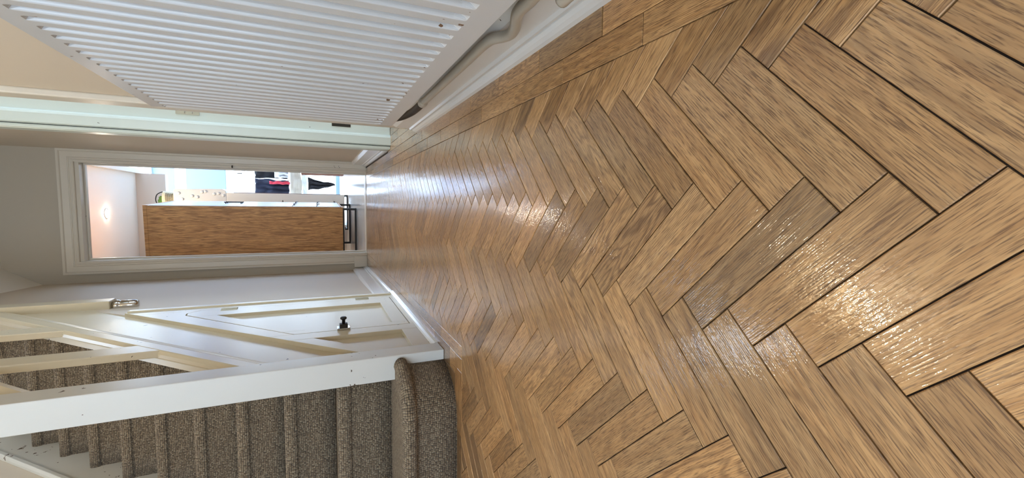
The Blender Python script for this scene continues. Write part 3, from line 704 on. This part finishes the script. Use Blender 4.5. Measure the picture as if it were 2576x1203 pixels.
multi('window_frame', [(x, x+0.06, 9.31, 9.37, 0.06, 1.90) for x in (-0.40, 0.14, 0.62, 1.44)] + [(-0.34, 1.44, 9.312, 9.368, z, z+0.06) for z in (0.06, 1.60, 1.84)], 'upvc', w, 0.004)
for x0, x1 in ((-0.34, 0.14), (0.20, 0.62), (0.68, 1.44)):
    for z0, z1 in ((0.12, 1.60), (1.66, 1.84)): box('pane', x0, x1, 9.338, 9.344, z0, z1, 'glass', w)
box('pane', -0.40, 1.50, 9.338, 9.344, 2.48, 2.66, 'glass', w)
box('handle', 0.50, 0.515, 9.28, 9.312, 1.645, 1.72, 'iron', w, 0.002)
w = thing('window_5', (2.45, 8.30, 0.35), kind=S)
multi('window_frame', [(2.42, 2.48, y, y+0.06, 0.35, 2.25) for y in (7.55, 8.27, 8.99)] + [(2.42, 2.48, 7.61, 8.99, z, z+0.06) for z in (0.35, 2.19)], 'upvc', w)
for y0, y1 in ((7.61, 8.27), (8.33, 8.99)): box('pane', 2.447, 2.453, y0, y1, 0.41, 2.19, 'glass', w)
w = thing('window_6', (0.40, 8.45, 2.97), kind=S)
for k in range(6): box('glazing_bar', -1.60+k*0.79, -1.55+k*0.79, 7.65, 9.25, 2.95, 3.03, 'upvc', w)
for k in range(5): box('pane', -1.55+k*0.79, -0.81+k*0.79, 7.65, 9.25, 2.985, 2.992, 'glass', w)
box('ground', -8, 10, 9.40, 22, -0.15, -0.05, 'patio', kind=S)

# recessed downlights
for x, y, lb in ((-0.155, 6.47, 'glowing ceiling downlight above the oak cupboard'), (-0.12, 5.62, 'glowing ceiling downlight just inside the kitchen doorway')):
    t = thing('downlight', (x, y, KZ), label=lb, cat='light', group='kitchen ceiling downlights')
    V, F = [], []
    lathe('rim', [(0.045, -0.001), (0.058, -0.004), (0.060, 0.0), (0.045, 0.0)], (x, y, KZ), 'cabwhite', t, 20)
    lathe('lens', [(0.012, -0.022), (0.032, -0.016), (0.044, -0.004), (0.044, -0.001)], (x, y, KZ), 'downlight', t, 20)
    l = bpy.data.lights.new('downlight_beam', 'SPOT'); l.energy = 45; l.color = (1, 0.84, 0.66); l.spot_size = 2.3; l.spot_blend = 0.9; l.shadow_soft_size = 0.03
    lo = bpy.data.objects.new('downlight_beam', l); COL.objects.link(lo); lo.location = (0, 0, -0.04); lo.parent = t

# tall cabinet with rustic wood side on black leg frames (local frame: origin at near front bottom corner)
tc_ = thing('tall_cabinet', (-0.052, 5.41, 0), math.radians(-2.6), 'tall cupboard with rustic oak side, white doors and black metal legs', 'cabinet', local=True)
D, Wd = 0.56, 1.05
box('side_panel', -D, 0.0, 0.0, 0.018, 0.165, 1.955, 'cabwood', tc_, 0.001)
box('top_panel', -D, 0.006, -0.002, Wd, 1.955, 1.985, M['cabwood'], tc_, 0.001)
box('side_panel', -D, 0.0, Wd-0.018, Wd, 0.165, 1.955, 'cabwood', tc_, 0.001)
box('base_panel', -D, 0.0, 0.0, Wd, 0.150, 0.166, 'cabwood', tc_, 0.001)
box('back_panel', -D, -D+0.012, 0.018, Wd-0.018, 0.166, 1.955, 'cabwood', tc_)
for y0, y1, hy in ((0.020, 0.523, 0.47), (0.527, Wd-0.020, 0.575)):
    dd = box('door', -0.012, 0.006, y0, y1, 0.675, 1.950, 'cabwhite', tc_, 0.002)
    h = multi('handle', [(0.016, 0.026, hy-0.007, hy+0.007, 1.20, 1.38), (0.006, 0.018, hy-0.004, hy+0.004, 1.21, 1.22), (0.006, 0.018, hy-0.004, hy+0.004, 1.36, 1.37)], 'black'); h.parent = dd
for z0, z1 in ((0.425, 0.670), (0.175, 0.420)):
    for y0, y1 in ((0.020, 0.523), (0.527, Wd-0.020)):
        dd = box('drawer', -0.012, 0.006, y0, y1, z0, z1, 'cabwhite', tc_, 0.002)
        h = multi('handle', [(0.006, 0.026, (y0+y1)/2-0.05, (y0+y1)/2+0.05, z1-0.012, z1-0.004), (0.020, 0.026, (y0+y1)/2-0.05, (y0+y1)/2+0.05, z1-0.03, z1-0.004)], 'black'); h.parent = dd
for y in (0.02, Wd-0.05):
    multi('leg_frame', [(-D+0.005, -D+0.030, y, y+0.025, 0, 0.15), (-0.035, -0.010, y, y+0.025, 0, 0.15), (-D+0.030, -0.035, y, y+0.025, 0, 0.018), (-D+0.030, -0.035, y, y+0.025, 0.134, 0.15)], 'black', tc_, 0.002)
box('leg_stretcher', -D/2-0.01, -D/2+0.01, 0.045, Wd-0.05, 0.134, 0.15, 'black', tc_, 0.002)

# cream unit standing behind it, with things on top
u = thing('storage_unit', (-0.10, 6.93, 0), label='cream storage unit on a black metal foot behind the oak cupboard', cat='cabinet', local=True)
box('body', -0.32, 0.215, 0.0, 0.44, 0.045, 1.52, 'unit', u, 0.004)
multi('panel_frame', [(0.10, 0.122, -0.006, 0.002, 0.18, 0.86), (0.02, 0.122, -0.006, 0.002, 0.845, 0.86), (0.02, 0.122, -0.006, 0.002, 0.18, 0.195)], 'unit', u, 0.001)
for x in (-0.30, 0.195):
    multi('foot_frame', [(x, x+0.02, 0.0, 0.44, 0.0, 0.016), (x, x+0.02, 0.0, 0.02, 0.016, 0.046), (x, x+0.02, 0.42, 0.44, 0.016, 0.046)], 'black', u, 0.0)
box('foot_rail', -0.28, 0.195, 0.0, 0.02, 0.0, 0.016, 'black', u)
multi('edge_strip', [(0.215, 0.222, 0.01, 0.43, 0.10, 1.44)], 'brown', u, 0.001)
# dotted white crate
b = thing('plastic_box', (0.0, 6.93, 1.52), label='white plastic box with raised round dots on the cream unit', cat='box', local=True)
Vp = [(x, 0.0, z) for x, z in ((-0.40, 0.0), (0.10, 0.0), (0.145, 0.012), (0.165, 0.05), (0.165, 0.20), (0.150, 0.56), (0.14, 0.58), (-0.40, 0.58))]
nv = len(Vp); V = Vp + [(x, 0.30, z) for x, _, z in Vp]
mesh_obj('body', V, [tuple(range(nv)), tuple(range(2*nv-1, nv-1, -1))]+[(i, (i+1) % nv, nv+(i+1) % nv, nv+i) for i in range(nv)], 'plastic', b, False, 0.006)
rr = random.Random(5)
for k in range(11):
    x, z = rr.uniform(-0.02, 0.135), 0.03+k*0.05+rr.uniform(-0.01, 0.01)
    V, F = [], []
    for ring, (r_, d_) in enumerate(((0.020, 0.001), (0.018, -0.006), (0.010, -0.009))):
        V += [(x+r_*math.cos(2*math.pi*q/12), d_, z+r_*math.sin(2*math.pi*q/12)) for q in range(12)]
    for ring in range(2): F += [(ring*12+q, ring*12+(q+1) % 12, (ring+1)*12+(q+1) % 12, (ring+1)*12+q) for q in range(12)]
    F.append(tuple(range(24, 36)))
    mesh_obj('dot', V, F, 'plastic', b, True)
# basket with green cloth
bk = thing('basket', (0.02, 7.03, 2.101), label='cream perforated basket with black loop handle on the dotted box', cat='basket', local=True)
V, F = [], []; sg, hg = 22, 6
for i in range(hg+1):
    r_ = 0.082+0.012*i/hg
    V += [(r_*1.1*math.cos(2*math.pi*k/sg), r_*0.9*math.sin(2*math.pi*k/sg), 0.125*i/hg) for k in range(sg)]
for i in range(hg):
    for k in range(sg):
        F.append((i*sg+k, i*sg+(k+1) % sg, (i+1)*sg+(k+1) % sg, (i+1)*sg+k))
F.append(tuple(range(sg)))
ob = mesh_obj('body', V, F, 'basket', bk, True); s_ = ob.modifiers.new('wall', 'SOLIDIFY'); s_.thickness = 0.006
for i in range(1, 5):
    for k in range(-6, 5):
        a = -math.pi/2+k*0.16+0.1; r_ = 0.087+0.012*i/hg
        V, F = box_vf(-0.004, 0.004, -0.0035, 0.001, -0.006, 0.006)
        o = mesh_obj('hole', [(x+1.1*r_*math.cos(a), y+0.9*r_*math.sin(a), z+0.125*i/hg) for x, y, z in V], F, 'iron', bk)
tube('loop_handle', smooth_path([(-0.085, -0.02, 0.12), (-0.075, -0.03, 0.175), (-0.02, -0.035, 0.20), (0.05, -0.03, 0.19), (0.085, -0.02, 0.15), (0.095, -0.01, 0.115)], 5), 0.006, 'black', bk, 10)
gc = thing('green_cloth', (0.0, 7.0, 2.22), label='folded green cloth poking out of the cream basket', cat='cloth', local=True)
V, F = [], []; nu, nv_ = 10, 8
for i in range(nu):
    for j in range(nv_):
        a, b_ = i/(nu-1), j/(nv_-1); V.append((-0.06+0.115*a, -0.015+0.055*b_-0.01*math.sin(a*7), -0.01+0.065*math.sin(math.pi*b_)*(0.5+0.5*math.sin(a*2.4+0.5))+0.006*math.sin(a*19+b_*9)))
for i in range(nu-1):
    for j in range(nv_-1): F.append((i*nv_+j, i*nv_+j+1, (i+1)*nv_+j+1, (i+1)*nv_+j))
ob = mesh_obj('fold', V, F, 'green', gc, True); s_ = ob.modifiers.new('thick', 'SOLIDIFY'); s_.thickness = 0.01

# clothes airer in front of the glazing, with washing
AY = 8.45
ai = thing('clothes_airer', (0.40, AY, 0), label='white wire clothes airer hung with washing before the glazed doors', cat='clothes rack')
for y in (AY-0.16, AY+0.16):
    for x in (0.10, 0.86): tube('leg', [(x, AY, 0.62), (x, y*1.0+(y-AY)*0.5, 0.008)], 0.008, 'upvc', ai, 8)
for z, y in ((1.33, AY), (1.33, AY-0.10), (0.82, AY-0.05), (0.62, AY), (0.56, AY-0.14)): tube('rail', [(0.10, y, z), (0.86, y, z)], 0.006, 'upvc', ai, 8)
for x in (0.10, 0.30, 0.86): tube('upright', [(x, AY, 0.60), (x, AY, 1.36)], 0.007, 'upvc', ai, 8)
def garment(name, x0, x1, z0, z1, y, mat, label, cat, amp=0.02, seed=0, parent=None, taper=0.0):
    V, F = [], []; nu, nz = 18, 16
    for i in range(nu):
        for j in range(nz):
            a, c = i/(nu-1), j/(nz-1); z = z1+(z0-z1)*c; x = x0+(x1-x0)*a
            x += taper*(0.5-a)*c + 0.02*noise.noise(Vector((seed, c*4, a)))
            yy = y - amp*1.2*math.sin(c*math.pi) + amp*math.sin(a*17+seed+2.2*c)*(0.3+c) + amp*1.6*noise.noise(Vector((a*4+seed, c*5, seed)))
            zz = z + 0.02*noise.noise(Vector((a*3, seed, 2)))*c
            V.append((x, yy, zz))
    for i in range(nu-1):
        for j in range(nz-1): F.append((i*nz+j, i*nz+j+1, (i+1)*nz+j+1, (i+1)*nz+j))
    o = mesh_obj(name, V, F, mat, parent, True); s_ = o.modifiers.new('thick', 'SOLIDIFY'); s_.thickness = 0.008
    if label: tag(o, label, cat, 'washing on the airer')
    return o
garment('jacket', 0.12, 0.38, 0.84, 1.335, AY-0.115, 'navy', 'navy hooded jacket hanging from the top of the airer', 'jacket', 0.03, 1.3, taper=0.05)
garment('trousers', 0.39, 0.74, 0.86, 1.335, AY-0.115, 'blackcloth', 'black trousers folded over the top rail of the airer', 'trousers', 0.028, 4.1)
garment('shirt', 0.40, 0.54, 0.84, 1.04, AY-0.27, 'sheet', 'crumpled white shirt among the dark clothes on the airer', 'shirt', 0.03, 2.2)
garment('strap', 0.30, 0.335, 0.82, 1.12, AY-0.215, 'red', 'narrow pink-red strap dangling across the dark washing', 'strap', 0.015, 7.7, taper=0.0)
garment('towel', 0.12, 0.66, 0.655, 0.81, AY-0.14, 'towel', 'beige patterned towel on the middle rail of the airer', 'towel', 0.015, 3.3)
garment('pillowcase', 0.12, 0.50, 0.57, 0.645, AY-0.10, 'sheet', 'plain white pillowcase below the beige towel', 'linen', 0.015, 9.1)
garment('leggings', 0.20, 0.42, 0.12, 0.545, AY-0.145, 'blackcloth', 'black leggings hanging from the lowest rail of the airer', 'trousers', 0.025, 5.5, taper=0.20)
ch = thing('wooden_stool', (0.58, 8.0, 0), label='dark brown wooden stool beside the clothes airer', cat='stool')
box('seat', 0.45, 0.73, 7.88, 8.16, 0.60, 0.64, 'brown', ch, 0.006)
for x in (0.455, 0.695):
    for y in (7.89, 8.12): box('leg', x, x+0.03, y, y+0.03, 0.0, 0.60, 'brown', ch, 0.003)
for y in (7.895, 8.125): box('stretcher', 0.485, 0.695, y, y+0.02, 0.2, 0.225, 'brown', ch, 0.002)

# hall ceiling lamp over the foot of the stairs (its reflection shows in the varnish)
cl = thing('ceiling_lamp', (-0.56, 1.40, 2.5), label='warm glass bowl ceiling lamp over the foot of the stairs', cat='lamp')
lathe('glass_bowl', [(0.02, -0.10), (0.09, -0.09), (0.135, -0.055), (0.150, -0.01), (0.14, 0.0)], (-0.53, 1.64, 2.5), 'lampglass', cl, 28)
tube('arm', [(-0.54, 1.56, 2.47), (-0.55, 1.45, 2.40), (-0.55, 1.40, 2.385)], 0.008, 'chrome', cl, 8)
lathe('bulb', [(0.008, -0.035), (0.026, -0.025), (0.034, 0.0), (0.026, 0.025), (0.012, 0.045)], (-0.55, 1.38, 2.36), 'bulb', cl, 16)
